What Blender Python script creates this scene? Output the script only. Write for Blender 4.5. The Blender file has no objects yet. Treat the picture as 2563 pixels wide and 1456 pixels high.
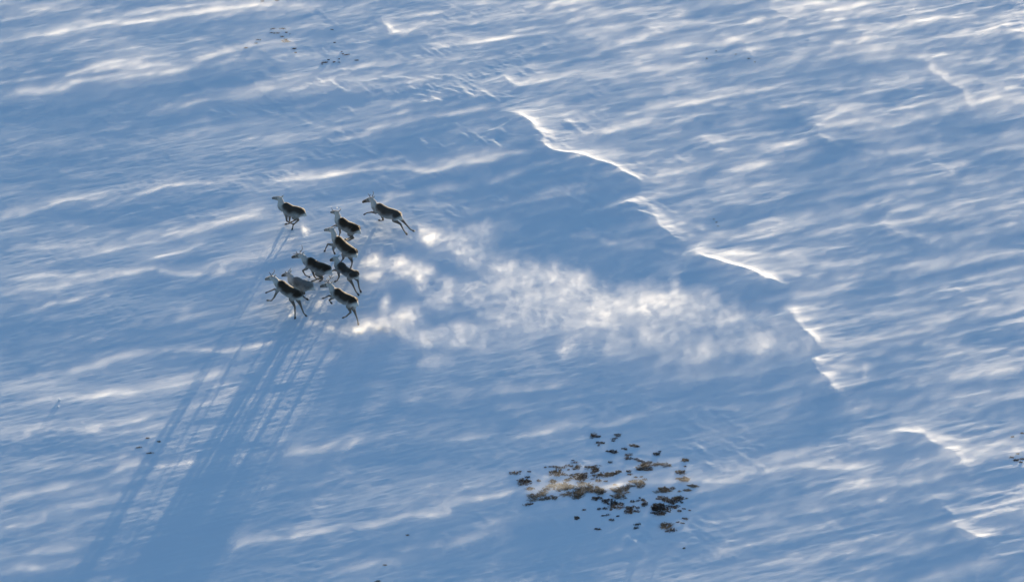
import bpy, bmesh, math, random
import numpy as np
from mathutils import Vector, Matrix

random.seed(7)
rng = np.random.default_rng(11)
C = bpy.context.scene.collection
SC = bpy.context.scene
R = math.radians

# ------------------------------------------------------------------ camera
PITCH = R(30.0)
DIST = 150.0
SPAN = 38.0                       # metres across the picture at the centre
SUN_AZ = R(14.0)                  # right of the view direction
SUN_EL = R(1.05)
cam_d = bpy.data.cameras.new('camera')
cam_d.sensor_width = 36.0
cam_d.lens = 36.0 * DIST / SPAN
cam_d.clip_start, cam_d.clip_end = 1.0, 12000.0
cam = bpy.data.objects.new('camera', cam_d)
cam.location = (0, -DIST * math.cos(PITCH), DIST * math.sin(PITCH))
cam.rotation_euler = (math.pi / 2 - PITCH, 0, 0)
C.objects.link(cam)
SC.camera = cam

# ------------------------------------------------------------------ sky, sun, exposure
world = bpy.data.worlds.new('World')
SC.world = world
world.use_nodes = True
wn = world.node_tree.nodes
sky = wn.new('ShaderNodeTexSky')
sky.sky_type = 'NISHITA'
sky.sun_disc = False
sky.sun_elevation = SUN_EL
sky.sun_rotation = SUN_AZ          # clockwise from +Y
sky.altitude = 600
sky.air_density = 0.8
sky.dust_density = 0.05
sky.ozone_density = 2.12
wn['Background'].inputs['Strength'].default_value = 0.15
world.node_tree.links.new(sky.outputs[0], wn['Background'].inputs['Color'])

sun_d = bpy.data.lights.new('sun', 'SUN')
sun_d.energy = 2.9
sun_d.angle = R(0.5)
sun_d.color = (1.0, 0.80, 0.545)
sun = bpy.data.objects.new('sun', sun_d)
SUN_DIR = Vector((math.sin(SUN_AZ) * math.cos(SUN_EL), math.cos(SUN_AZ) * math.cos(SUN_EL), math.sin(SUN_EL)))
sun.rotation_euler = SUN_DIR.to_track_quat('Z', 'Y').to_euler()
C.objects.link(sun)

vs = SC.view_settings
vs.view_transform = 'Standard'
vs.look = 'None'
vs.exposure = 2.13
vs.gamma = 1.0
vs.use_curve_mapping = False
cy = SC.cycles
cy.use_denoising = True
cy.max_bounces = 6
cy.diffuse_bounces = 2
cy.glossy_bounces = 1
cy.volume_bounces = 2
cy.volume_step_rate = 3.0
cy.volume_max_steps = 256
cy.use_fast_gi = False
cy.transparent_max_bounces = 256

# ------------------------------------------------------------------ picture point -> ground plane
# positions measured in a 2563 x 1456 view of the photograph
PW, PH = 2563.0, 1456.0
K = SPAN / PW / DIST
SP, CP = math.sin(PITCH), math.cos(PITCH)


def ground_xy(px, py, z=0.0):
    """the point at height z that the camera sees at (px, py); arrays allowed"""
    u = (np.asarray(px, float) - PW / 2) * K
    v = (PH / 2 - np.asarray(py, float)) * K
    dy = CP + v * SP
    dz = -SP + v * CP
    t = (z - DIST * SP) / dz
    return u * t, -DIST * CP + dy * t


# ------------------------------------------------------------------ numpy noise tools
X0, X1, Y0, Y1 = -24.0, 24.0, -25.0, 31.0
DX, DY = 0.06, 0.08
NX, NY = int(round((X1 - X0) / DX)) + 1, int(round((Y1 - Y0) / DY)) + 1
gx = np.linspace(X0, X1, NX)
gy = np.linspace(Y0, Y1, NY)
GX, GY = np.meshgrid(gx, gy)          # [iy, ix]


def spec_noise(seed, lu, lv, ang, power=2.2, hi=None):
    """smooth random field, unit variance; lu / lv = correlation lengths along / across the direction ang"""
    r = np.random.default_rng(seed)
    w = np.fft.rfft2(r.standard_normal((NY, NX)))
    fx = np.fft.rfftfreq(NX, DX)[None, :]
    fy = np.fft.fftfreq(NY, DY)[:, None]
    ca, sa = math.cos(ang), math.sin(ang)
    fu = (fx * ca + fy * sa) * lu
    fv = (-fx * sa + fy * ca) * lv
    q = fu * fu + fv * fv
    a = (1.0 + q) ** (-power)
    a = a * (q > 1e-9)
    if hi:
        a = a * np.exp(-((fx * fx + fy * fy) * hi * hi))
    f = np.fft.irfft2(w * a, s=(NY, NX))
    f -= f.mean()
    return f / f.std()


def sample(f, x, y):
    """bilinear lookup of a grid field"""
    fx = np.clip((x - X0) / (X1 - X0) * (NX - 1), 0, NX - 1.001)
    fy = np.clip((y - Y0) / (Y1 - Y0) * (NY - 1), 0, NY - 1.001)
    ix, iy = fx.astype(int), fy.astype(int)
    tx, ty = fx - ix, fy - iy
    return (f[iy, ix] * (1 - tx) * (1 - ty) + f[iy, ix + 1] * tx * (1 - ty)
            + f[iy + 1, ix] * (1 - tx) * ty + f[iy + 1, ix + 1] * tx * ty)


def sstep(a, b, x):
    t = np.clip((x - a) / (b - a), 0, 1)
    return t * t * (3 - 2 * t)


def smooth_poly(pts, n=6):
    """Catmull-Rom through the points"""
    p = np.array(pts, float)
    if len(p) < 3:
        t = np.linspace(0, 1, n * 2)[:, None]
        return p[0] * (1 - t) + p[-1] * t
    q = np.vstack([2 * p[0] - p[1], p, 2 * p[-1] - p[-2]])
    out = []
    for i in range(1, len(q) - 2):
        for t in np.linspace(0, 1, n, endpoint=False):
            a, b, c, d = q[i - 1], q[i], q[i + 1], q[i + 2]
            out.append(0.5 * (2 * b + (c - a) * t + (2 * a - 5 * b + 4 * c - d) * t * t + (3 * b - a - 3 * c + d) * t ** 3))
    out.append(p[-1])
    return np.array(out)


def poly_field(pts, reach):
    """for the grid cells within reach of a ground polyline: (window, signed distance (+ = to the right of travel), place along 0..1, index)"""
    P = smooth_poly(pts)
    i0 = max(0, int((P[:, 0].min() - reach - X0) / DX)); i1 = min(NX, int((P[:, 0].max() + reach - X0) / DX) + 2)
    j0 = max(0, int((P[:, 1].min() - reach - Y0) / DY)); j1 = min(NY, int((P[:, 1].max() + reach - Y0) / DY) + 2)
    if i1 <= i0 or j1 <= j0:
        return None
    sl = (slice(j0, j1), slice(i0, i1))
    x, y = WXP[sl], WYP[sl]
    best = np.full(x.shape, 1e9); sgn = np.zeros(x.shape); al = np.zeros(x.shape)
    seg = np.hypot(*(P[1:] - P[:-1]).T)
    cum = np.concatenate([[0], np.cumsum(seg)])
    for k in range(len(P) - 1):
        a, b = P[k], P[k + 1]
        d = b - a
        L2 = max(d @ d, 1e-9)
        t = np.clip(((x - a[0]) * d[0] + (y - a[1]) * d[1]) / L2, 0, 1)
        ex, ey = x - (a[0] + t * d[0]), y - (a[1] + t * d[1])
        dd = ex * ex + ey * ey
        m = dd < best
        best[m] = dd[m]
        sgn[m] = np.sign(d[1] * ex - d[0] * ey)[m]
        al[m] = ((cum[k] + t * seg[k]) / cum[-1])[m]
    return sl, np.sqrt(best) * sgn, al


WIND = math.atan2(0.18 / SP, 1.0)               # direction in which the streaks run on the ground
DIAG = math.atan2(-0.75 / SP, 1.0)              # direction in which the drift scarps run
# slightly warped coordinates make traced lines wander naturally
wa, wb = spec_noise(1, 2.2, 1.2, 0), spec_noise(2, 2.2, 1.2, 0)
WXP, WYP = GX + 0.10 * wa, GY + 0.14 * wb

# ------------------------------------------------------------------ terrain height
RIDGES = [   # crest lines of the drifts: points, height, fall-off on the shaded side, on the sunlit side
    ([(1225, 283), (1295, 287), (1328, 312), (1346, 345), (1372, 374), (1412, 386), (1480, 406), (1545, 434), (1582, 458), (1606, 486), (1640, 500)], .34, 1.9, .75),
    ([(1548, 500), (1580, 517), (1615, 533), (1645, 549), (1652, 572), (1684, 594), (1720, 612)], .32, 1.7, .7),
    ([(1690, 622), (1745, 630), (1830, 661), (1900, 690), (1955, 708), (1990, 728)], .38, 2.0, .8),
    ([(1950, 765), (1970, 778), (1993, 803), (2042, 847), (2074, 880)], .34, 1.4, .9),
    ([(2030, 895), (2050, 908), (2058, 940), (2080, 972), (2110, 995)], .28, 1.1, 1.2),
    ([(2195, 1076), (2250, 1088), (2302, 1098), (2334, 1107), (2362, 1131), (2402, 1156), (2434, 1194), (2460, 1215)], .24, 1.8, 1.1),
    ([(2320, 1222), (2345, 1250), (2382, 1292), (2420, 1338), (2470, 1364), (2510, 1376)], .22, 1.6, 1.1),
    ([(945, 56), (962, 62), (976, 80), (985, 95)], .22, 1.0, .8),
    ([(1255, 186), (1275, 192), (1290, 210), (1330, 225)], .2, 1.2, .7),
    ([(2025, 318), (2046, 312), (2056, 340), (2085, 365), (2110, 378)], .3, 1.3, 1.4),
    ([(2190, 560), (2220, 566), (2248, 590), (2290, 604)], .28, 1.3, 1.4),
    ([(1750, 345), (1762, 360), (1790, 376), (1830, 384)], .22, 1.0, 1.0),
    ([(1920, 24), (1935, 30), (1960, 50), (2000, 60)], .2, 1.2, 1.0),
    ([(2480, 70), (2510, 78), (2563, 80)], .25, 1.6, 1.0),
    ([(1620, 80), (1640, 76), (1665, 90)], .15, 1.0, .7),
    ([(2380, 720), (2420, 745), (2470, 760)], .15, 1.0, .8),
    ([(1850, 130), (1868, 134), (1882, 150)], .2, .8, .5),
    ([(2310, 395), (2370, 430), (2400, 450)], .2, 1.5, 1.0),
]
H = 0.018 * spec_noise(21, 9, 6, WIND, 2.5) + 0.006 * spec_noise(22, 3.2, 1.6, WIND, 2.2)
for pts, h, ld, ll in RIDGES:
    P = np.stack(ground_xy(*np.array(pts, float).T), 1)
    w = poly_field(P, 7.0)
    if w is None:
        continue
    sl, d, al = w
    taper = sstep(0, .17, al) * sstep(0, .22, 1 - al)
    # travelling down the picture to the right, the shaded side lies to the right of travel
    prof = np.where(d > 0, np.exp(-np.abs(d) / (.6 * ld)), np.exp(-(np.abs(d) / (.75 * ll))) * .9 + .1 * np.exp(-np.abs(d) / 2.5))
    end = np.exp(-np.maximum(0, np.abs(d) - 5.5) * 2)
    H[sl] += (.36 if len(pts) > 4 else .2) * h * prof * taper * end
# small wind-cut scarps and chips
ca, sa = math.cos(WIND), math.sin(WIND)
U, V = GX * ca + GY * sa, -GX * sa + GY * ca
n1, n2 = spec_noise(31, 1.5, .30, DIAG, 1.7), spec_noise(32, .9, .22, WIND - .75, 1.7)
chips = np.maximum(n1, -.1) + .7 * np.maximum(n2, 0)
n3, n4 = spec_noise(33, .8, .16, DIAG - .1, 1.6), spec_noise(34, .6, .14, WIND - .55, 1.6)
chips2 = np.maximum(n3, -.1) + .8 * np.maximum(n4, 0)
# where the crust is chipped most: left of the big drift, and by the shrubs
cxA, cyA = ground_xy(980, 280)
cxB, cyB = ground_xy(1360, 560)
cxC, cyC = ground_xy(1830, 1120)
cxD, cyD = ground_xy(1700, 1330)
area = (np.exp(-(((GX - cxA) / 7.5) ** 2 + ((GY - cyA) / 7.0) ** 2)) + np.exp(-(((GX - cxB) / 4.5) ** 2 + ((GY - cyB) / 5) ** 2))
        + .5 * np.exp(-(((GX - cxC) / 4.5) ** 2 + ((GY - cyC) / 4) ** 2)) + .4 * np.exp(-(((GX - cxD) / 8) ** 2 + ((GY - cyD) / 4) ** 2)))
patchy = sstep(-.6, 1.0, spec_noise(35, 2.2, 1.4, WIND))
m1 = np.clip(.12 + area, 0, 1.2) * patchy
H += 0.0095 * chips * m1 + .006 * chips2 * m1 * sstep(-.3, .9, spec_noise(36, 1.5, 1, WIND))
H += .0026 * spec_noise(37, 1.6, .26, WIND, 1.6) * (.4 + .8 * sstep(-2, 12, GX)) + .0017 * spec_noise(38, .7, .11, WIND + .1, 1.4)
# rough sastrugi towards the right of the picture
right = sstep(2.0, 13.0, GX + .25 * GY)
sas = spec_noise(39, 2.4, .7, WIND + .1, 2.0)
H += right * .010 * np.maximum(sas, -.3)
border = np.minimum(np.minimum(GX - X0, X1 - GX), np.minimum(GY - Y0, Y1 - GY))
H *= sstep(0, 1.6, border)
HGT = H


def height(x, y):
    return float(sample(HGT, np.array([x]), np.array([y]))[0])


def at(px, py, lift=0.0):
    """the point of the snow seen at (px, py)"""
    z = 0.0
    for _ in range(5):
        x, y = ground_xy(px, py, z)
        z = height(x, y) + lift
    return Vector((float(x), float(y), z))


# ------------------------------------------------------------------ materials
def new_mat(name):
    m = bpy.data.materials.new(name)
    m.use_nodes = True
    return m, m.node_tree.nodes, m.node_tree.links, m.node_tree.nodes['Principled BSDF']


snow, n, l, b = new_mat('snow')
b.inputs['Roughness'].default_value = .55
b.inputs['Specular IOR Level'].default_value = .25
tc = n.new('ShaderNodeTexCoord')
nz = n.new('ShaderNodeTexNoise'); nz.inputs['Scale'].default_value = .9; nz.inputs['Detail'].default_value = 6
mx = n.new('ShaderNodeMix'); mx.data_type = 'RGBA'
mx.inputs['A'].default_value = (.78, .84, .92, 1); mx.inputs['B'].default_value = (.83, .88, .94, 1)
l.new(tc.outputs['Object'], nz.inputs['Vector']); l.new(nz.outputs['Fac'], mx.inputs['Factor']); l.new(mx.outputs['Result'], b.inputs['Base Color'])
vr = n.new('ShaderNodeVectorRotate'); vr.rotation_type = 'Z_AXIS'; vr.inputs['Angle'].default_value = -(WIND + .1)
vm = n.new('ShaderNodeVectorMath'); vm.operation = 'MULTIPLY'; vm.inputs[1].default_value = (.12, 1.0, 1.0)
l.new(tc.outputs['Object'], vr.inputs['Vector']); l.new(vr.outputs[0], vm.inputs[0])
nb = n.new('ShaderNodeTexNoise'); nb.inputs['Scale'].default_value = 7; nb.inputs['Detail'].default_value = 5; nb.inputs['Roughness'].default_value = .7
bp = n.new('ShaderNodeBump'); bp.inputs['Strength'].default_value = .6; bp.inputs['Distance'].default_value = .02
l.new(vm.outputs[0], nb.inputs['Vector']); l.new(nb.outputs['Fac'], bp.inputs['Height']); l.new(bp.outputs['Normal'], b.inputs['Normal'])

# ------------------------------------------------------------------ ground: one sheet out to the horizon
out = np.array([2.0, 6, 15, 40, 110, 300, 900, 2500, 6000])
ax = np.concatenate([X0 - out[::-1], gx, X1 + out])
ay = np.concatenate([Y0 - out[::-1], gy, Y1 + out])
mx_, my_ = len(ax), len(ay)
AX, AY = np.meshgrid(ax, ay)
AZ = np.zeros_like(AX)
no = len(out)
AZ[no:-no, no:-no] = HGT
co = np.stack([AX, AY, AZ], -1).reshape(-1, 3).astype(np.float32)
idx = np.arange(mx_ * my_).reshape(my_, mx_)
quads = np.stack([idx[:-1, :-1], idx[:-1, 1:], idx[1:, 1:], idx[1:, :-1]], -1).reshape(-1, 4).astype(np.int32)
me = bpy.data.meshes.new('snow_ground')
me.vertices.add(len(co)); me.vertices.foreach_set('co', co.ravel())
me.loops.add(quads.size); me.loops.foreach_set('vertex_index', quads.ravel())
me.polygons.add(len(quads)); me.polygons.foreach_set('loop_start', np.arange(0, quads.size, 4, dtype=np.int32))
me.polygons.foreach_set('use_smooth', np.ones(len(quads), bool))
me.update(); me.validate()
me.materials.append(snow)
ground = bpy.data.objects.new('snow_ground', me)
ground['kind'] = 'structure'
C.objects.link(ground)

# ------------------------------------------------------------------ wind-blown snow: how much hangs over each spot of ground
STREAKS = [   # points, half width in picture units, strength
    ([(0, 540), (90, 525), (200, 500), (330, 486), (450, 470), (560, 460), (680, 455)], 10, .55),
    ([(640, 458), (800, 445), (900, 432), (1000, 420), (1120, 408), (1240, 398), (1340, 384)], 9, 1.0),
    ([(205, 650), (330, 615), (450, 590), (560, 560), (650, 545), (730, 530)], 9, .8),
    ([(0, 246), (120, 230), (250, 205), (330, 190), (430, 175), (520, 155)], 16, .6),
    ([(140, 202), (227, 180), (335, 154)], 9, .6),
    ([(168, 198), (260, 184), (421, 163), (470, 148)], 7, .6),
    ([(480, 160), (560, 138), (640, 118), (700, 103), (760, 92)], 13, .9),
    ([(386, 281), (500, 258), (640, 235), (838, 200), (900, 188)], 14, .45),
    ([(0, 49), (60, 42), (110, 30)], 8, .7),
    ([(0, 98), (150, 82), (233, 67), (419, 47), (535, 33), (652, 19), (838, 2)], 14, .5),
    ([(440, 25), (580, 10), (700, -6)], 12, .5),
    ([(520, 50), (650, 30), (780, 18), (900, 8)], 9, .4),
    ([(47, 635), (140, 620), (240, 603)], 7, .4),
    ([(382, 648), (440, 634), (490, 616)], 7, .5),
    ([(512, 672), (600, 655), (660, 643), (726, 619)], 8, .5),
    ([(0, 702), (150, 690), (330, 682), (480, 690), (600, 665), (700, 645)], 10, .45),
    ([(0, 746), (130, 726), (300, 692)], 9, .5),
    ([(0, 778), (90, 768), (200, 752), (300, 748)], 9, .35),
    ([(9, 984), (60, 972), (121, 960)], 9, .7), ([(150, 950), (242, 915), (335, 887), (400, 870)], 16, .5),
    ([(0, 1022), (140, 998)], 9, .45), ([(177, 1007), (261, 990), (387, 977), (470, 957), (573, 941)], 9, .45),
    ([(440, 876), (526, 877), (601, 876), (680, 865)], 8, .75), ([(600, 872), (672, 865)], 7, .6),
    ([(0, 1106), (42, 1099), (98, 1074)], 6, .7), ([(130, 1082), (233, 1076), (289, 1067), (390, 1033)], 8, .45),
    ([(28, 1264), (154, 1222), (224, 1213), (265, 1196)], 10, .55), ([(275, 1190), (320, 1180), (362, 1175)], 9, .9),
    ([(405, 1174), (456, 1160), (507, 1152)], 7, 1.0), ([(100, 1274), (200, 1262), (320, 1243)], 12, .35),
    ([(0, 1318), (102, 1309), (124, 1288)], 8, .5), ([(0, 1398), (116, 1370), (240, 1354)], 14, .4),
    ([(0, 1440), (61, 1425), (130, 1428), (220, 1415)], 11, .45), ([(490, 1022), (540, 1003), (586, 987)], 12, .35),
    ([(720, 1136), (770, 1122)], 6, 1.0), ([(790, 1120), (840, 1105)], 10, .5),
    ([(396, 1170), (560, 1152), (726, 1137), (855, 1118), (1010, 1104)], 4, .3),
    ([(560, 1383), (619, 1368), (699, 1356), (754, 1340), (855, 1321)], 11, .7),
    ([(840, 1323), (970, 1305), (1100, 1272), (1200, 1252), (1330, 1226)], 9, .8),
    ([(1290, 1236), (1380, 1226), (1470, 1214), (1560, 1222), (1640, 1218), (1740, 1207)], 18, .8),
    ([(1700, 1218), (1800, 1205), (1900, 1192), (2000, 1172), (2100, 1168), (2230, 1166)], 9, .9),
    ([(1700, 1318), (1900, 1292), (2060, 1280), (2280, 1262)], 8, .55),
    ([(930, 1384), (1080, 1366), (1180, 1346), (1290, 1312)], 8, .6),
    ([(1040, 1012), (1160, 1000), (1280, 976), (1400, 960)], 7, .5),
    ([(1250, 1094), (1380, 1078), (1480, 1066), (1560, 1052), (1700, 1022), (1850, 1016)], 8, .45),
    ([(1880, 985), (1980, 968), (2060, 948)], 7, .5), ([(1709, 1020), (1896, 1018), (2012, 992)], 8, .6),
    ([(2126, 795), (2190, 788), (2260, 784), (2350, 786)], 5, 1.1), ([(2380, 803), (2450, 780), (2540, 756)], 16, .6),
    ([(2100, 874), (2244, 865), (2360, 872), (2470, 882)], 7, .7), ([(2400, 955), (2480, 940), (2570, 928)], 11, .8),
    ([(2300, 965), (2390, 930)], 9, .4), ([(2425, 1000), (2500, 985), (2570, 970)], 11, .7),
    ([(1891, 1420), (2008, 1405), (2137, 1385), (2350, 1367)], 7, .5), ([(1709, 1316), (1837, 1297), (2008, 1286), (2150, 1271)], 6, .5),
    ([(2380, 1158), (2440, 1142), (2500, 1128), (2570, 1120)], 9, .6), ([(2420, 1150), (2480, 1128), (2500, 1118), (2540, 1124), (2563, 1108)], 10, .5),
    ([(1890, 1160), (2000, 1142), (2100, 1130)], 9, .4), ([(2330, 1360), (2440, 1350), (2563, 1335)], 9, .4),
    ([(2200, 1230), (2300, 1205), (2420, 1195)], 14, .4), ([(2360, 1240), (2440, 1222)], 12, .4),
    ([(1923, 27), (1970, 16), (2066, 13)], 6, .9), ([(1940, 40), (2060, 32), (2160, 36)], 9, .6),
    ([(1779, 69), (1849, 63), (1912, 50)], 6, 1.0), ([(1780, 118), (1830, 105), (1890, 94)], 6, .6),
    ([(2050, 118), (2095, 112), (2145, 101)], 7, 1.0), ([(2100, 54), (2200, 46), (2270, 40)], 5, .6), ([(2140, 88), (2220, 75), (2300, 62)], 6, .6),
    ([(2250, 160), (2330, 143), (2420, 128)], 6, .7), ([(2200, 210), (2300, 190), (2430, 160)], 10, .45),
    ([(2310, 150), (2335, 180), (2362, 196), (2400, 228), (2430, 258), (2446, 280)], 12, .7),
    ([(1709, 266), (1779, 252), (1909, 229), (1990, 222)], 7, .75), ([(1915, 281), (2000, 264), (2085, 250)], 8, .6),
    ([(2050, 316), (2120, 312), (2190, 308), (2260, 318)], 14, .9), ([(2060, 310), (2090, 292), (2150, 288)], 9, .5),
    ([(2070, 330), (2130, 346), (2200, 336)], 9, .6),
    ([(2085, 368), (2150, 384), (2221, 391), (2320, 374)], 8, 1.0), ([(2100, 350), (2170, 355), (2260, 340)], 16, .6),
    ([(2210, 350), (2260, 328), (2330, 310)], 8, .6),
    ([(1765, 365), (1850, 352), (1895, 345), (2000, 324)], 9, .8), ([(1920, 372), (1980, 364), (2030, 368)], 6, .6),
    ([(1835, 432), (1900, 415), (2000, 396)], 14, .7), ([(1840, 416), (1950, 408), (2010, 392)], 9, .6),
    ([(2350, 418), (2450, 398), (2570, 370)], 11, .6), ([(2425, 306), (2500, 290), (2570, 268)], 10, .8), ([(2440, 200), (2500, 215), (2570, 190)], 14, .5),
    ([(2480, 130), (2520, 112), (2570, 96)], 11, .5), ([(2179, 552), (2230, 536), (2285, 524)], 9, .5),
    ([(2210, 566), (2260, 570), (2320, 556)], 14, .6), ([(2240, 590), (2290, 592), (2340, 594)], 9, .7),
    ([(1839, 602), (1910, 598), (1990, 590)], 10, .45), ([(2040, 668), (2110, 664), (2205, 660)], 6, .6), ([(1965, 572), (2035, 568)], 6, .5),
    ([(2060, 485), (2110, 480)], 6, .4), ([(2300, 640), (2420, 600), (2560, 560)], 12, .35), ([(2300, 470), (2420, 450), (2563, 440)], 14, .35),
    ([(2420, 690), (2500, 670), (2570, 660)], 12, .4), ([(1470, 345), (1560, 325), (1680, 308)], 12, .35),
    ([(1330, 205), (1400, 190), (1460, 175)], 7, .8), ([(1275, 196), (1320, 212), (1400, 200)], 6, .5),
    ([(1460, 140), (1560, 120), (1650, 82)], 7, .6), ([(1600, 78), (1660, 70), (1740, 62), (1800, 60)], 8, .9),
    ([(1440, 210), (1530, 190), (1620, 180)], 7, .5), ([(1540, 262), (1620, 240), (1720, 215)], 7, .65), ([(1620, 232), (1720, 222)], 7, .5),
    ([(1640, 128), (1740, 118), (1850, 110)], 8, .5), ([(1560, 160), (1640, 142), (1700, 138)], 8, .5),
    ([(1660, 270), (1740, 264), (1820, 276)], 5, .6),
    ([(1000, 95), (1060, 66), (1180, 62)], 8, .55), ([(1040, 110), (1100, 92), (1180, 100)], 10, .5), ([(1090, 130), (1150, 112), (1280, 95)], 10, .45),
    ([(1220, 96), (1340, 88), (1420, 82)], 9, .45), ([(960, 60), (1000, 76), (1050, 62)], 6, .8), ([(1060, 40), (1150, 20), (1230, 5)], 8, .6),
    ([(1240, 64), (1300, 40), (1420, 30)], 8, .4), ([(850, 340), (1000, 310), (1120, 290), (1240, 276)], 14, .3),
    ([(700, 240), (900, 222), (1050, 210)], 16, .3), ([(880, 180), (1000, 168), (1150, 150)], 14, .3),
    ([(1300, 292), (1340, 302), (1440, 306), (1520, 300)], 10, .5), ([(1440, 398), (1520, 395), (1600, 388)], 14, .35),
    ([(1560, 440), (1600, 446), (1700, 440)], 7, .7), ([(1620, 460), (1690, 470)], 6, .6),
    ([(1600, 520), (1660, 530), (1740, 528)], 10, .5), ([(1660, 575), (1730, 590), (1800, 598)], 9, .6), ([(1655, 560), (1730, 568), (1800, 590)], 9, .6),
    ([(1760, 625), (1830, 634), (1910, 640), (2000, 645)], 7, .8), ([(1830, 655), (1900, 650), (2000, 656)], 9, .6), ([(1900, 684), (1960, 680), (2050, 690)], 10, .5),
    ([(1190, 530), (1300, 520), (1400, 498), (1480, 482)], 8, .5), ([(1150, 475), (1240, 455), (1330, 425)], 9, .4), ([(1060, 490), (1130, 478)], 8, .4),
    ([(1640, 700), (1720, 652), (1730, 645)], 8, .25), ([(1560, 622), (1640, 628), (1750, 634)], 4, .8), ([(1440, 600), (1520, 610), (1600, 600)], 6, .5),
    ([(900, 500), (1000, 488), (1060, 484)], 9, .4), ([(1030, 520), (1120, 512)], 6, .4), ([(610, 370), (720, 350), (830, 345)], 14, .25),
    ([(1980, 775), (2000, 792), (2030, 800)], 8, .8), ([(2000, 800), (2040, 838), (2070, 868)], 9, .7), ([(2050, 915), (2090, 925), (2130, 930)], 14, .5),
    ([(2065, 950), (2090, 970), (2130, 985)], 10, .45), ([(2060, 905), (2110, 908), (2180, 905)], 6, .5), ([(2160, 920), (2155, 950), (2120, 975)], 12, .3),
    ([(1640, 910), (1760, 895), (1900, 885), (2040, 900)], 16, .5), ([(1600, 960), (1750, 950), (1900, 930)], 14, .4), ([(2200, 840), (2300, 830), (2440, 790)], 20, .4),
    ([(2120, 860), (2250, 850), (2360, 840)], 18, .35), ([(2180, 900), (2300, 905), (2420, 890)], 20, .35), ([(2250, 1030), (2370, 1020), (2450, 1000)], 16, .3),
    ([(2270, 1050), (2330, 1070), (2420, 1060)], 9, .3), ([(2304, 1092), (2360, 1102), (2420, 1098)], 7, .7), ([(2340, 1112), (2390, 1130), (2440, 1140)], 8, .4),
    ([(1000, 1100), (1100, 1105), (1250, 1092)], 10, .25), ([(880, 1420), (1000, 1400), (1120, 1388)], 10, .25),
]
D = np.zeros_like(GX)
fine = np.exp(.5 * spec_noise(51, 3.0, .15, WIND, 1.5) + .65 * spec_noise(52, 1.3, .10, WIND + .22, 1.3))
fine /= fine.mean()
breaks = sstep(-1.6, .9, spec_noise(53, 2.6, .7, WIND, 2))
for pts, hw, st in STREAKS:
    P = np.stack(ground_xy(*np.array(pts, float).T), 1)
    if len(pts) < 5:                        # let the short ones thin out well beyond their bright middle
        P = np.vstack([P[0] + (P[0] - P[1]) * .6, P, P[-1] + (P[-1] - P[-2]) * .8])
        st = st * (.85 if P[:, 0].mean() < 2 else .7)
    g = hw / PW * SPAN / SP * .40           # half width on the ground, across the wind
    w = poly_field(P, 9 * g + .5)
    if w is None:
        continue
    sl, d, al = w
    e = .48 if len(pts) < 5 else .2
    taper = sstep(-.02, e, al) * sstep(-.02, e, 1 - al)
    # sharp on the sunlit upwind side, trailing off on the other
    a_ = np.abs(d)
    prof = np.where(d > 0, .78 * np.exp(-(d / (.7 * g)) ** 2) + .22 * np.exp(-a_ / (g * 1.3)), .68 * np.exp(-(a_ / (g * .85)) ** 1.5) + .32 * np.exp(-a_ / (g * 3.2)))
    prof = prof + .5 * np.exp(-(d / (.4 * g + .02)) ** 2)
    prof *= sstep(9 * g + .5, 6 * g, a_)
    D[sl] = np.maximum(D[sl], st * prof * taper) + .35 * np.minimum(D[sl], st * prof * taper)
D *= (.7 + .3 * breaks) * fine
# loose drift everywhere, denser to the right and at the top
gen = np.maximum(spec_noise(54, 6.0, .50, WIND, 1.7) + .55 * spec_noise(55, 2.4, .2, WIND + .12, 1.5) + .35, 0)
where = .18 + .95 * sstep(1, 12, GX + .15 * GY) + .25 * sstep(8, 20, GY)
D += .075 * gen * where * fine
D += .038 * fine * (.4 + where)
D = np.maximum(D - .006, 0)
D = D / (1 + .6 * D)
LIFT = .042 + .045 * sstep(-1, 1.5, spec_noise(56, 3, 1.5, WIND))
DRIFT_GAIN = .35


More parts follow.
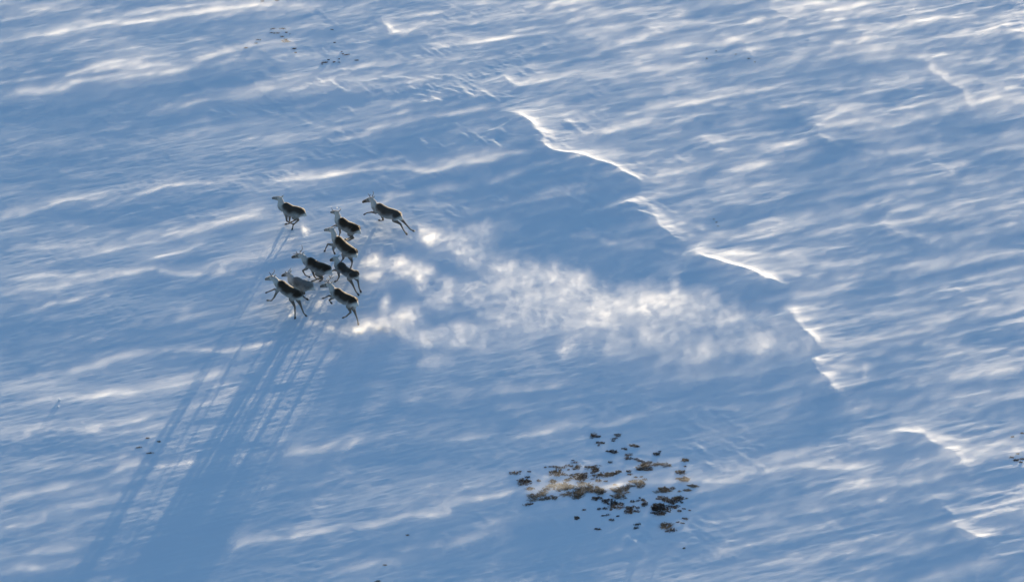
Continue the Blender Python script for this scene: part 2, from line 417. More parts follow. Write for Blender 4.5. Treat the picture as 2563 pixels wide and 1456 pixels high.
def field_volume(name, label_kind, x0, x1, y0, y1, z0, z1, res, dens, lift, gain, scale3, stretch, contrast, ceiling, wisps=0.0):
    """a cloud of snow as a density grid: the amounts per spot sit on a sheet of points, spread upwards and broken up by 3D noise"""
    nx, ny, nz = res
    px = np.linspace(x0, x1, nx); py = np.linspace(y0, y1, ny)
    QX, QY = np.meshgrid(px, py)
    hz = sample(HGT, QX, QY); dn = sample(dens, QX, QY); lf = sample(lift, QX, QY)
    sheet = bpy.data.meshes.new(name + '_amounts')
    sheet.vertices.add(nx * ny)
    for nm, arr in (('hz', hz), ('dn', dn), ('lf', lf)):
        a = sheet.attributes.new(nm, 'FLOAT', 'POINT')
        a.data.foreach_set('value', arr.astype(np.float32).ravel())
    o = bpy.data.objects.new(name, sheet)
    o['kind'] = 'stuff'
    C.objects.link(o)
    m = bpy.data.materials.new(name + '_material'); m.use_nodes = True
    t = m.node_tree; t.nodes.clear()
    pv = t.nodes.new('ShaderNodeVolumePrincipled')
    pv.inputs['Color'].default_value = (.96, .97, .985, 1)
    pv.inputs['Density'].default_value = 1.0
    pv.inputs['Anisotropy'].default_value = .55
    mo = t.nodes.new('ShaderNodeOutputMaterial')
    t.links.new(pv.outputs[0], mo.inputs['Volume'])
    sheet.materials.append(m)
    ng = bpy.data.node_groups.new(name + '_nodes', 'GeometryNodeTree')
    ng.interface.new_socket('Geometry', in_out='INPUT', socket_type='NodeSocketGeometry')
    ng.interface.new_socket('Geometry', in_out='OUTPUT', socket_type='NodeSocketGeometry')
    N, L = ng.nodes, ng.links
    gi, go = N.new('NodeGroupInput'), N.new('NodeGroupOutput')

    def M(op, a, b=None, c=None):
        k = N.new('ShaderNodeMath'); k.operation = op
        for i, v in enumerate((a, b, c)):
            if v is None:
                continue
            if isinstance(v, (int, float)):
                k.inputs[i].default_value = v
            else:
                L.new(v, k.inputs[i])
        return k.outputs[0]
    pos = N.new('GeometryNodeInputPosition')
    sep = N.new('ShaderNodeSeparateXYZ'); L.new(pos.outputs[0], sep.inputs[0])
    ix = M('ROUND', M('DIVIDE', M('SUBTRACT', sep.outputs[0], x0), (x1 - x0) / (nx - 1)))
    iy = M('ROUND', M('DIVIDE', M('SUBTRACT', sep.outputs[1], y0), (y1 - y0) / (ny - 1)))
    ii = M('ADD', M('MULTIPLY', iy, float(nx)), ix)
    toint = N.new('FunctionNodeFloatToInt'); L.new(ii, toint.inputs[0])

    def look(attr):
        a = N.new('GeometryNodeInputNamedAttribute'); a.data_type = 'FLOAT'; a.inputs['Name'].default_value = attr
        k = N.new('GeometryNodeSampleIndex'); k.data_type = 'FLOAT'; k.domain = 'POINT'; k.clamp = True
        L.new(gi.outputs[0], k.inputs['Geometry']); L.new(a.outputs['Attribute'], k.inputs['Value']); L.new(toint.outputs[0], k.inputs['Index'])
        return k.outputs['Value']
    up = M('SUBTRACT', sep.outputs[2], look('hz'))
    lf_ = look('lf')
    fall = M('EXPONENT', M('MULTIPLY', M('DIVIDE', M('MAXIMUM', up, 0.0), lf_), -1.0))
    base = M('DIVIDE', M('MULTIPLY', M('MULTIPLY', look('dn'), fall), gain), lf_)
    # 3D noise in wind-aligned, stretched coordinates
    rot = N.new('ShaderNodeVectorRotate'); rot.rotation_type = 'Z_AXIS'; rot.inputs['Angle'].default_value = -WIND
    L.new(pos.outputs[0], rot.inputs['Vector'])
    mul = N.new('ShaderNodeVectorMath'); mul.operation = 'MULTIPLY'; mul.inputs[1].default_value = stretch
    L.new(rot.outputs[0], mul.inputs[0])
    nz_ = N.new('ShaderNodeTexNoise'); nz_.inputs['Scale'].default_value = scale3
    nz_.inputs['Detail'].default_value = 4; nz_.inputs['Roughness'].default_value = .6; nz_.inputs['Distortion'].default_value = contrast[2]
    L.new(mul.outputs[0], nz_.inputs['Vector'])
    mr = N.new('ShaderNodeMapRange'); mr.interpolation_type = 'SMOOTHSTEP'
    mr.inputs['From Min'].default_value = contrast[0]; mr.inputs['From Max'].default_value = contrast[1]
    mr.inputs['To Min'].default_value = contrast[3]; mr.inputs['To Max'].default_value = contrast[4]
    L.new(nz_.outputs[0], mr.inputs['Value'])
    d = M('MULTIPLY', base, mr.outputs['Result'])
    if wisps:
        # curling filaments: the creases of a second, warped noise
        n2_ = N.new('ShaderNodeTexNoise'); n2_.inputs['Scale'].default_value = wisps
        n2_.inputs['Detail'].default_value = 3; n2_.inputs['Roughness'].default_value = .55; n2_.inputs['Distortion'].default_value = .9
        L.new(mul.outputs[0], n2_.inputs['Vector'])
        crease = M('SUBTRACT', 1.0, M('MINIMUM', M('MULTIPLY', M('ABSOLUTE', M('SUBTRACT', n2_.outputs[0], .5)), 7.0), 1.0))
        d = M('MULTIPLY', d, M('ADD', .28, M('MULTIPLY', M('POWER', crease, 2.0), 2.5)))
    d = M('MULTIPLY', d, M('LESS_THAN', up, ceiling))
    d = M('MULTIPLY', d, M('GREATER_THAN', up, -.12))
    d = M('MULTIPLY', d, M('GREATER_THAN', d, .012))
    vc = N.new('GeometryNodeVolumeCube')
    L.new(d, vc.inputs['Density'])
    vc.inputs['Min'].default_value = (x0, y0, z0); vc.inputs['Max'].default_value = (x1, y1, z1)
    vc.inputs['Resolution X'].default_value = nx; vc.inputs['Resolution Y'].default_value = ny; vc.inputs['Resolution Z'].default_value = nz
    sm = N.new('GeometryNodeSetMaterial'); sm.inputs['Material'].default_value = m
    L.new(vc.outputs[0], sm.inputs['Geometry']); L.new(sm.outputs[0], go.inputs[0])
    md = o.modifiers.new('cloud', 'NODES'); md.node_group = ng
    return o


ZLO = float(HGT.min())
field_volume('blowing_snow', None, -22.5, 22.5, -23, 27.5, ZLO - .02, float(HGT.max()) + .22, (780, 660, 18), D, LIFT, DRIFT_GAIN,
             2.2, (.07, 1.3, 1.5), (.3, .7, .3, .6, 1.4), .5)

# ------------------------------------------------------------------ the cloud of snow kicked up behind the herd
PUFFS = [   # picture x, y, half width, half height, strength
    (1060, 594, 9, 11, 2.2), (1066, 606, 6, 8, 2.0), (1052, 585, 8, 6, 1.6), (765, 578, 6, 9, 1.3), (776, 571, 9, 5, .6),
    (742, 782, 10, 8, .6), (775, 800, 15, 6, .4), (860, 822, 25, 10, .7), (902, 832, 20, 8, .7), (820, 770, 20, 10, .3),
    (930, 642, 25, 12, .8), (950, 697, 30, 10, 1.1), (1000, 668, 24, 20, 1.3), (1050, 692, 20, 22, 1.3), (1082, 672, 15, 9, .8),
    (960, 762, 10, 20, .5), (1000, 792, 40, 18, .7), (955, 824, 50, 14, 1.1), (1062, 852, 25, 13, .8), (1090, 594, 50, 11, .6),
    (1160, 594, 60, 22, .8), (1240, 575, 40, 11, .8), (1170, 628, 30, 14, .6), (1210, 652, 50, 18, .4), (1120, 722, 20, 24, .7),
    (1180, 727, 30, 18, .5), (1100, 762, 30, 18, .5), (1190, 751, 22, 9, 1.4), (1300, 693, 60, 22, 1.0), (1385, 694, 55, 16, 1.0),
    (1440, 715, 40, 20, .6), (1260, 724, 40, 28, .8), (1290, 764, 50, 26, .7), (1380, 744, 60, 26, .6), (1450, 774, 60, 26, .6),
    (1550, 776, 60, 15, 1.2), (1650, 770, 70, 16, 1.3), (1692, 746, 13, 28, .8), (1600, 740, 60, 16, .5), (1500, 804, 60, 22, .6),
    (1640, 814, 80, 26, .6), (1750, 804, 80, 26, .5), (1850, 824, 90, 26, .45), (1660, 862, 35, 16, 1.0), (1420, 872, 20, 13, .9),
    (1560, 882, 60, 18, .5), (1720, 882, 70, 22, .5), (1300, 814, 50, 22, .5), (1250, 854, 50, 12, .5), (1150, 844, 60, 18, .5),
    (1330, 897, 30, 9, .5), (1950, 874, 80, 22, .45), (1500, 844, 60, 18, .5), (1850, 880, 80, 20, .4), (1090, 900, 30, 10, .4), (1700, 940, 80, 16, .35),
    (1480, 750, 40, 14, .5), (1230, 790, 30, 16, .5), (1400, 800, 30, 16, .5), (1770, 760, 40, 26, .35),
]
DC = np.zeros_like(GX)
for px, py, rx, ry, st in PUFFS:
    c = ground_xy(px, py + 5)
    ex, ey = (WXP - c[0]) / (rx / PW * SPAN * 1.15), (WYP - c[1]) / (ry / PW * SPAN / SP * 1.2)
    q = np.exp(-(ex * ex + ey * ey))
    DC = np.maximum(DC, st * q) + .35 * np.minimum(DC, st * q)
curl = .6 * spec_noise(61, .9, .35, R(50), 1.4) + .35 * spec_noise(62, .3, .2, R(75), 1.3) + .4 * spec_noise(63, 1.4, .35, WIND, 1.5)
DC *= np.exp(.6 * curl) / 1.2
DC = np.maximum(DC - .04, 0) * (.9 + .75 * sstep(-.5, -4.5, GX) + .1 * sstep(1.5, 4.5, GX) + .45 * sstep(0, -2.5, GY))
DC = DC / (1 + .55 * DC * sstep(-4.5, -1.0, GX))
# small bursts low to the ground close behind the hooves, taller cloud farther back
LC = .11 + .16 * sstep(-4.5, 3, GX)
ZC = sample(HGT, *np.meshgrid(np.linspace(-8, 15, 200), np.linspace(-9, 6, 150)))
field_volume('snow_cloud', None, -8.2, 14.2, -7.0, 5.6, float(ZC.min()) - .02, float(ZC.max()) + .75, (400, 190, 22), DC, LC, .155,
             1.3, (.7, 1.0, .9), (.36, .66, 1.6, .25, 1.6), .95, 2.3)

# ------------------------------------------------------------------ reindeer
TAU = 2 * math.pi


def coat_material():
    m, n, l, b = new_mat('reindeer_coat')
    at_ = n.new('ShaderNodeAttribute'); at_.attribute_name = 'coat'
    nz = n.new('ShaderNodeTexNoise'); nz.inputs['Scale'].default_value = 26; nz.inputs['Detail'].default_value = 4
    tc = n.new('ShaderNodeTexCoord'); l.new(tc.outputs['Object'], nz.inputs['Vector'])
    mr = n.new('ShaderNodeMapRange'); mr.inputs['To Min'].default_value = .72; mr.inputs['To Max'].default_value = 1.28
    l.new(nz.outputs['Fac'], mr.inputs['Value'])
    mm = n.new('ShaderNodeMix'); mm.data_type = 'RGBA'; mm.blend_type = 'MULTIPLY'; mm.inputs['Factor'].default_value = 1
    cb = n.new('ShaderNodeCombineColor')
    for i in range(3):
        l.new(mr.outputs['Result'], cb.inputs[i])
    l.new(at_.outputs['Color'], mm.inputs['A']); l.new(cb.outputs[0], mm.inputs['B']); l.new(mm.outputs['Result'], b.inputs['Base Color'])
    b.inputs['Roughness'].default_value = .85
    b.inputs['Specular IOR Level'].default_value = .15
    b.inputs['Sheen Weight'].default_value = .55
    b.inputs['Sheen Roughness'].default_value = .35
    b.inputs['Sheen Tint'].default_value = (1.0, .9, .78, 1)
    return m


def plain(name, col, rough=.7):
    m, n, l, b = new_mat(name)
    tc = n.new('ShaderNodeTexCoord'); nz = n.new('ShaderNodeTexNoise'); nz.inputs['Scale'].default_value = 30
    mx = n.new('ShaderNodeMix'); mx.data_type = 'RGBA'
    mx.inputs['A'].default_value = (*[c * .75 for c in col], 1); mx.inputs['B'].default_value = (*[min(1, c * 1.25) for c in col], 1)
    l.new(tc.outputs['Object'], nz.inputs['Vector']); l.new(nz.outputs['Fac'], mx.inputs['Factor']); l.new(mx.outputs['Result'], b.inputs['Base Color'])
    b.inputs['Roughness'].default_value = rough
    return m


COAT = coat_material()
HORN = plain('antler_bone', (.13, .10, .075), .6)
HOOF = plain('hoof_horn', (.03, .027, .025), .45)
EYE = plain('eye_dark', (.008, .007, .006), .1)


def tube(bm, pts, rad, seg=12, squash=None):
    """closed tube through points; rad = radius or (vertical, lateral) per point; rounded ends"""
    pts = [Vector(p) for p in pts]
    rad = [r if isinstance(r, tuple) else (r, r) for r in rad]
    # rounded caps
    d0 = (pts[0] - pts[1]).normalized(); d1 = (pts[-1] - pts[-2]).normalized()
    P, Q = [], []
    for k in (1.0, .75, .4):
        P.append(pts[0] + d0 * rad[0][0] * math.sin(k * math.pi / 2) * .9); f = max(.05, math.cos(k * math.pi / 2)); Q.append((rad[0][0] * f, rad[0][1] * f))
    P += pts; Q += rad
    for k in (.4, .75, 1.0):
        P.append(pts[-1] + d1 * rad[-1][0] * math.sin(k * math.pi / 2) * .9); f = max(.05, math.cos(k * math.pi / 2)); Q.append((rad[-1][0] * f, rad[-1][1] * f))
    rings = []
    for i, p in enumerate(P):
        t = (P[min(i + 1, len(P) - 1)] - P[max(i - 1, 0)]).normalized()
        side = Vector((0, 1, 0)) - t * t.y
        if side.length < .2:
            side = Vector((1, 0, 0)) - t * t.x
        side.normalize()
        upv = side.cross(t) * -1
        rings.append([bm.verts.new(p + upv * (math.sin(TAU * j / seg) * Q[i][0]) + side * (math.cos(TAU * j / seg) * Q[i][1])) for j in range(seg)])
    for a, b in zip(rings[:-1], rings[1:]):
        for j in range(seg):
            bm.faces.new((a[j], a[(j + 1) % seg], b[(j + 1) % seg], b[j]))
    bm.faces.new(rings[0][::-1]); bm.faces.new(rings[-1])
    bmesh.ops.recalc_face_normals(bm, faces=bm.faces[:])


def link(name, me, mat, parent=None):
    o = bpy.data.objects.new(name, me)
    if mat:
        me.materials.append(mat)
    C.objects.link(o)
    o.parent = parent
    return o


def curve_pts(pts, n=4):
    return [Vector(p) for p in smooth_poly([tuple(p) for p in pts], n)]


LIGHT, DARK, RUMP, HEADC, LEGC, BELLY = [np.array(c) for c in
    ((.46, .45, .43), (.032, .023, .016), (.60, .585, .55), (.085, .066, .053), (.115, .095, .08), (.27, .245, .215))]


def build_deer(label, org, sc, J, antlers, dark=1.0, saddle=1.0, air=.0, head_light=.0, trunk=1.0, turn=0.0):
    """J: traced picture points of one animal (in a zoomed view: origin org, scale sc -> photo pixels)"""
    s_ = PW / 3780.0

    def pic(p):
        return np.array([(org[0] + p[0] / sc) * s_, (org[1] + p[1] / sc) * s_])
    W, Cr = pic(J['withers']), pic(J['croup'])
    slope = (Cr[1] - W[1]) / (Cr[0] - W[0])
    th = math.atan(slope / SP) + turn
    c, s = math.cos(th), math.sin(th)
    o0 = pic(J['trunk'][1])
    dist0 = (at(o0[0], o0[1]) - cam.location).dot(Vector((0, CP, -SP)))
    ppm = 1.0 / (K * DIST) * DIST / dist0 / 1.0
    ppm = 1.0 / (K * dist0)

    def loc(p, y=0.0):
        u, v = (pic(p) - o0) / ppm
        v = -v
        x = -(u + y * s) / c
        z = (v - (x * s - y * c) * SP) / CP
        return Vector((x, y, z))
    sh, mid, hip = [loc(p) for p in J['trunk']]
    wi, cr = loc(J['withers']), loc(J['croup'])
    zt = (wi.z + cr.z) / 2
    L = wi.x - cr.x
    k = trunk
    # trunk: loft along x, tops follow the traced back line
    bm = bmesh.new()
    xs = [wi.x + .20, wi.x + .10, wi.x - .02, wi.x - .16, (wi.x + cr.x) / 2, cr.x + .12, cr.x - .04, cr.x - .15, cr.x - .24]
    top = [wi.z - .13, wi.z - .05, wi.z, wi.z - .03, (wi.z + cr.z) / 2 - .045, cr.z - .01, cr.z - .01, cr.z - .06, cr.z - .15]
    rv = [.12, .19, .235, .245, .235, .205, .19, .155, .09]
    rl = [.10, .15, .175, .185, .195, .175, .165, .135, .08]
    cent = [Vector((x, 0, t - a * k)) for x, t, a in zip(xs, top, rv)]
    tube(bm, cent, [(a * k, b * k) for a, b in zip(rv, rl)], 20)
    ll = loc(J['poll']); nose = loc(J['nose']); jaw = loc(J['jaw'])
    hd = (nose - ll); hl = hd.length
    sca = max(.8, min(1.15, hl / .36))
    crown = ll + Vector((0, 0, -.055))
    nb0, nb1 = cent[2] + Vector((-.02, 0, .03)), cent[0] + Vector((.02, 0, .0))
    thr = crown * .5 + (cent[0] + Vector((0, 0, .06))) * .5
    tube(bm, curve_pts([nb0, nb1, thr, crown]), [(.215 * (1 - t) + .092 * t, .155 * (1 - t) + .07 * t) for t in np.linspace(0, 1, 13)], 14)
    # head
    hp = [crown, crown + (nose - crown) * .25, crown + (nose - crown) * .55, crown + (nose - crown) * .85, nose - hd.normalized() * .02 + Vector((0, 0, -.015))]
    tube(bm, hp, [(.082 * sca, .068 * sca), (.086 * sca, .068 * sca), (.064 * sca, .048 * sca), (.05 * sca, .042 * sca), (.042 * sca, .038 * sca)], 12)
    fwd = hd.normalized()
    for sd in (1, -1):
        e0 = ll + Vector((0, sd * .05, -.04)); e1 = ll - fwd * .09 + Vector((0, sd * .13, .03))
        tube(bm, [e0, e0 * .5 + e1 * .5, e1], [(.026, .02), (.034, .016), (.010, .008)], 8)
    # tail
    tl = loc(J['tail'])
    tb = cent[-2] + Vector((-.08, 0, .06))
    tube(bm, [tb, tb + Vector((-.07, 0, -.05)), tb + Vector((-.10, 0, -.13))], [.04, .035, .018], 8)
    segs = [('trunk', a, b) for a, b in zip(cent[:-1], cent[1:])] + [('neck', nb1, thr), ('neck', thr, crown), ('head', crown, nose)]
    hooves = []
    for key, front, side in (('fn', 1, 1), ('ff', 1, -1), ('hn', 0, 1), ('hf', 0, -1)):
        y = side * (.10 if front else .105)
        q = [loc(p, y) for p in J[key]]
        if front:
            root = Vector((cent[2].x + .03, y * .8, cent[2].z - .02))
            P = [root] + q
            R0 = [.115, .062, .036, .025, .026]
        else:
            root = Vector((cent[6].x - .01, y * .75, cent[6].z))
            P = [root] + q
            R0 = [.15, .098, .042, .027, .028]
        P = P[:5]
        R0 = R0[:len(P)] if len(P) == 5 else [R0[0], R0[1], R0[2], R0[4]]
        # keep every bone a believable length
        mx = (.36, .36, .40, .20) if front else (.40, .40, .42, .20)
        for i in range(1, len(P)):
            d = P[i] - P[i - 1]
            if i > 1 and d.length > mx[i - 1] * 1.35:
                pass
        tube(bm, P[:2], [R0[0], R0[1]], 10)
        for i in range(1, len(P) - 1):
            m1 = (P[i] + P[i + 1]) / 2
            ra = R0[i]; rb = R0[i + 1]
            tube(bm, [P[i], m1, P[i + 1]], [ra, (ra * .42 + rb * .58) * .92, rb], 10)
        segs += [('upper', P[0], P[1])] + [('leg', P[i], P[i + 1]) for i in range(1, len(P) - 1)]
        hooves.append((P[-1], (P[-1] - P[-2]).normalized()))
    me = bpy.data.meshes.new('tmp'); bm.to_mesh(me); bm.free()
    tmp = bpy.data.objects.new('tmp', me); C.objects.link(tmp)
    rm = tmp.modifiers.new('r', 'REMESH'); rm.mode = 'VOXEL'; rm.voxel_size = .0125; rm.use_smooth_shade = True
    sm = tmp.modifiers.new('s', 'SMOOTH'); sm.factor = .5; sm.iterations = 3
    dg = bpy.context.evaluated_depsgraph_get()
    body = bpy.data.meshes.new_from_object(tmp.evaluated_get(dg))
    bpy.data.objects.remove(tmp); bpy.data.meshes.remove(me)
    body.name = 'reindeer_body'
    nv = len(body.vertices)
    V = np.zeros(nv * 3, np.float32); body.vertices.foreach_get('co', V); V = V.reshape(-1, 3)
    # coat pattern: which stretch of the animal each bit of skin belongs to
    best = np.full(nv, 1e9); tag = np.zeros(nv, int); along = np.zeros(nv)
    kinds = ['trunk', 'neck', 'head', 'upper', 'leg']
    for kd, a, b in segs:
        a_, b_ = np.array(a), np.array(b); d = b_ - a_
        t = np.clip((V - a_) @ d / max(d @ d, 1e-9), 0, 1)
        e = np.linalg.norm(V - (a_ + t[:, None] * d), axis=1) * (1.0 if kd == 'trunk' else {'neck': 1.15, 'head': 1.7, 'upper': 2.0, 'leg': 2.6}[kd])
        m = e < best
        best[m] = e[m]; tag[m] = kinds.index(kd); along[m] = t[m]
    rr = np.random.default_rng(abs(hash(org[0] + J['nose'][0])) % 9999)
    zc = np.interp(V[:, 0], [c_.x for c_ in cent][::-1], [c_.z for c_ in cent][::-1])
    rvv = np.interp(V[:, 0], [c_.x for c_ in cent][::-1], [r * k for r in rv][::-1])
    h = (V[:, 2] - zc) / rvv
    wob = .25 * np.sin(V[:, 0] * 9 + rr.uniform(0, 6)) * np.sin(V[:, 2] * 7 + 1) + .12 * np.sin(V[:, 0] * 23 + V[:, 2] * 17)
    front_edge = sstep(wi.x + .12, wi.x - .06, V[:, 0] + .10 * wob - .10 * h)
    back_edge = sstep(cr.x - .25, cr.x - .12, V[:, 0] + .09 * h + .06 * wob)
    sad = sstep(-.6, .5, h + .45 * wob) * front_edge * back_edge * saddle
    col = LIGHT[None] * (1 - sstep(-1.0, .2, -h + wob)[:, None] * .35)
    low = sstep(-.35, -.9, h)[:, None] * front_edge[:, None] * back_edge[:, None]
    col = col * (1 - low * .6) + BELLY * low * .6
    col = col * (1 - (1 - back_edge)[:, None]) + RUMP * (1 - back_edge)[:, None]
    col = col * (1 - sad[:, None]) + DARK * sad[:, None]
    tail_z = np.abs(V[:, 0] - (tb.x - .10)) < .05
    out = col.copy()
    m = tag == 1
    out[m] = (LIGHT * 1.08)[None] * (1 - .12 * rr.random((m.sum(), 1)))
    m = tag == 2
    hh = HEADC[None] * (1 - head_light) + LIGHT[None] * .9 * head_light
    mk = np.abs(along[m] - .35) < .12
    o_ = np.repeat(hh, m.sum(), 0); o_[mk] = o_[mk] * .6 + LIGHT * .4
    mk = along[m] > .9; o_[mk] = HEADC * .6
    out[m] = o_
    m = tag == 3
    wgt = sstep(.25, 1.0, along)[m][:, None]
    out[m] = out[m] * (1 - wgt * .55) + LEGC * wgt * .55 * 1.6
    m = tag == 4
    out[m] = LEGC * (1.0 + .9 * (rr.random((m.sum(), 1)) * .3 + .2))
    out = out * (1 / dark if dark < 1 else 1)
    # soften edges between the zones along the mesh
    ne = len(body.edges); E = np.zeros(ne * 2, np.int32); body.edges.foreach_get('vertices', E); E = E.reshape(-1, 2)
    for _ in range(4):
        acc = out.copy(); cnt = np.ones(nv)
        np.add.at(acc, E[:, 0], out[E[:, 1]]); np.add.at(acc, E[:, 1], out[E[:, 0]])
        np.add.at(cnt, E[:, 0], 1); np.add.at(cnt, E[:, 1], 1)
        out = acc / cnt[:, None]
    zmin = min(p.z + d.z * .05 for p, d in hooves) - .02
    base = at(o0[0], o0[1], -zmin + air)
    root_z = base.z + zmin
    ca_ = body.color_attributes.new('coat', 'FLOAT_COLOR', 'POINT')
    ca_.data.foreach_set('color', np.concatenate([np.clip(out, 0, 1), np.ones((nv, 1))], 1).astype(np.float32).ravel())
    shift = Vector((0, 0, -zmin))
    body.transform(Matrix.Translation(shift))
    body.materials.clear()
    o = bpy.data.objects.new('reindeer', None)
    o.empty_display_size = .2
    o.location = (base.x, base.y, root_z)
    # local x (forward) points left and away, local y towards the camera side
    o.rotation_euler = (0, 0, math.pi - th)
    # heading (-c, s): angle pi - th; the local +y axis is then (-s, -c), the near side
    o['label'] = label; o['category'] = 'reindeer'; o['group'] = 'running reindeer herd'
    C.objects.link(o)
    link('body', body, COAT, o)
    for p, d in hooves:
        bm = bmesh.new()
        for sd in (1, -1):
            a = p + shift + Vector((0, sd * .014, 0)) - d * .02
            tube(bm, [a, a + d * .04, a + d * .085 + Vector((.012, sd * .008, 0))], [(.026, .018), (.032, .020), (.016, .012)], 8)
        hm = bpy.data.meshes.new('hoof'); bm.to_mesh(hm); bm.free()
        link('hoof', hm, HOOF, o)
    for sd in (1, -1):
        bm = bmesh.new()
        ec = crown + (nose - crown) * .30 + Vector((0, sd * .062 * sca, .03)) + shift
        bmesh.ops.create_icosphere(bm, subdivisions=2, radius=.018, matrix=Matrix.Translation(ec))
        em = bpy.data.meshes.new('eye'); bm.to_mesh(em); bm.free()
        for p in em.polygons:
            p.use_smooth = True
        link('eye', em, EYE, o)
    for side, branches in antlers:
        bm = bmesh.new()
        first = None
        for br in branches:
            P = [loc(p, side * .06 + side * .10 * i / max(1, len(br) - 1)) for i, p in enumerate(br)]
            if first is None:
                P = [ll + Vector((0, side * .035, -.05))] + P
                first = P
            cp_ = curve_pts([p + shift for p in P], 3)
            tube(bm, cp_, list(np.linspace(.017 if br is branches[0] else .013, .007, len(cp_))), 7)
        am = bpy.data.meshes.new('antler'); bm.to_mesh(am); bm.free()
        link('antler', am, HORN, o)
    print(label[:40], 'theta %.0f' % math.degrees(th), 'back len %.2f' % L, 'withers h %.2f croup h %.2f' % (wi.z - zmin, cr.z - zmin), 'head %.2f' % hl,
          'legs', [['%.2f' % (P_ - Q_).length for P_, Q_ in zip([loc(p, .1) for p in J[k_]][:-1], [loc(p, .1) for p in J[k_]][1:])] for k_ in ('fn', 'ff', 'hn', 'hf')])
    return o


Z2, Z3, Z4, Z5, Z6 = ((970, 700), 9.1), ((1170, 700), 4.856), ((1300, 690), 6.933), ((950, 970), 6.617), ((1050, 900), 4.697)
build_deer('antlerless pale grey reindeer bounding alone ahead of the herd with legs gathered under it', *Z2, dict(
    nose=(315, 280), poll=(585, 262), jaw=(500, 370), withers=(780, 440), croup=(1240, 600), tail=(1390, 760), trunk=[(750, 640), (990, 740), (1230, 790)],
    fn=[(790, 890), (795, 1045), (930, 1125), (1020, 1150)], ff=[(890, 890), (880, 1020), (860, 1130), (770, 1140)],
    hn=[(1110, 930), (1205, 1020), (1020, 1175), (985, 1300)], hf=[(1040, 930), (1090, 1010), (1000, 1050), (950, 1075)]),
    [], head_light=.45, saddle=.95)
build_deer('brown reindeer in full leap with hind legs stretched out behind, farthest from the others', *Z4, dict(
    nose=(258, 375), poll=(490, 285), jaw=(330, 420), withers=(700, 420), croup=(1120, 600), tail=(1205, 640), trunk=[(690, 560), (880, 660), (1130, 720)],
    fn=[(600, 655), (490, 640), (370, 655), (315, 685)], ff=[(760, 740), (785, 840), (740, 850), (695, 845)],
    hn=[(1080, 850), (1240, 950), (1330, 1120), (1390, 1195)], hf=[(1230, 800), (1340, 915), (1490, 1085), (1570, 1125)]),
    [(1, [[(450, 240), (425, 205), (405, 170)], [(455, 225), (470, 195)]]), (-1, [[(510, 240), (545, 165), (525, 110)]])], air=.02, saddle=.92)
build_deer('reindeer with very dark back, topmost of the tight bunch, forelegs reaching forward', *Z3, dict(
    nose=(243, 400), poll=(360, 392), jaw=(290, 450), withers=(450, 502), croup=(680, 620), tail=(740, 700), trunk=[(430, 600), (550, 660), (670, 700)],
    fn=[(405, 705), (412, 765), (395, 815), (385, 840)], ff=[(350, 640), (318, 635), (260, 655), (230, 675)],
    hn=[(590, 800), (655, 865), (565, 910), (520, 895)], hf=[(580, 790), (615, 850), (545, 875), (515, 880)]),
    [(-1, [[(345, 378), (395, 382), (424, 350), (402, 322)], [(358, 340), (356, 318)]]), (1, [[(300, 385), (272, 360), (266, 325)]])], head_light=.5)
build_deer('antlerless reindeer with raised head and bent foreleg, just below the darkest-backed one', *Z3, dict(
    nose=(122, 720), poll=(268, 695), jaw=(150, 770), withers=(385, 838), croup=(635, 1035), tail=(685, 1085), trunk=[(360, 960), (490, 1020), (610, 1110)],
    fn=[(285, 1040), (282, 1075), (290, 1105), (303, 1130)], ff=[(265, 985), (172, 970), (128, 1050), (112, 1085)],
    hn=[(480, 1160), (470, 1230), (435, 1275), (405, 1300)], hf=[(590, 1200), (628, 1285), (620, 1340), (602, 1385)]),
    [], head_light=.5, turn=-.05)
build_deer('antlered reindeer with one long upright antler, legs tucked under, in the middle of the bunch', *Z6, dict(
    nose=(117, 228), poll=(275, 178), jaw=(150, 265), withers=(450, 238), croup=(715, 355), tail=(785, 430), trunk=[(420, 340), (570, 390), (700, 430)],
    fn=[(380, 425), (308, 462), (350, 540), (420, 570)], ff=[(480, 465), (505, 555), (535, 595), (570, 600)],
    hn=[(570, 520), (650, 598), (560, 612), (480, 642)], hf=[(600, 530), (655, 590), (645, 625), (620, 635)]),
    [(1, [[(220, 168), (180, 172), (142, 168)], [(210, 160), (196, 130)]]), (-1, [[(262, 150), (302, 100), (300, 55), (290, 20)], [(285, 125), (250, 120)]])], head_light=.1)
build_deer('small slim young reindeer without antlers running at the trailing edge of the bunch', *Z6, dict(
    nose=(788, 282), poll=(890, 236), jaw=(815, 325), withers=(990, 338), croup=(1195, 455), tail=(1255, 495), trunk=[(970, 420), (1080, 480), (1190, 530)],
    fn=[(935, 500), (942, 565), (908, 632), (875, 645)], ff=[(900, 458), (852, 452), (800, 470), (775, 480)],
    hn=[(1125, 600), (1185, 700), (1240, 820), (1280, 870)], hf=[(1215, 570), (1275, 640), (1295, 765), (1318, 815)]),
    [], trunk=.82, saddle=.95)
build_deer('reindeer with the largest branching antlers, nearest to the viewer on the trailing side', *Z6, dict(
    nose=(613, 738), poll=(770, 688), jaw=(650, 770), withers=(920, 772), croup=(1175, 905), tail=(1235, 960), trunk=[(890, 860), (1030, 930), (1160, 1000)],
    fn=[(830, 935), (770, 975), (785, 1000), (800, 1018)], ff=[(820, 910), (760, 898), (690, 930), (655, 942)],
    hn=[(1110, 1080), (1150, 1180), (1065, 1255), (1020, 1272)], hf=[(1190, 1110), (1225, 1195), (1262, 1310), (1275, 1375)]),
    [(-1, [[(760, 640), (795, 605), (772, 570), (766, 542)], [(795, 605), (830, 590), (855, 576)], [(780, 585), (812, 560), (820, 540)], [(765, 640), (740, 620), (718, 628)]]),
     (1, [[(740, 655), (700, 655), (680, 640), (650, 628)], [(720, 655), (722, 628)]])], head_light=.15)
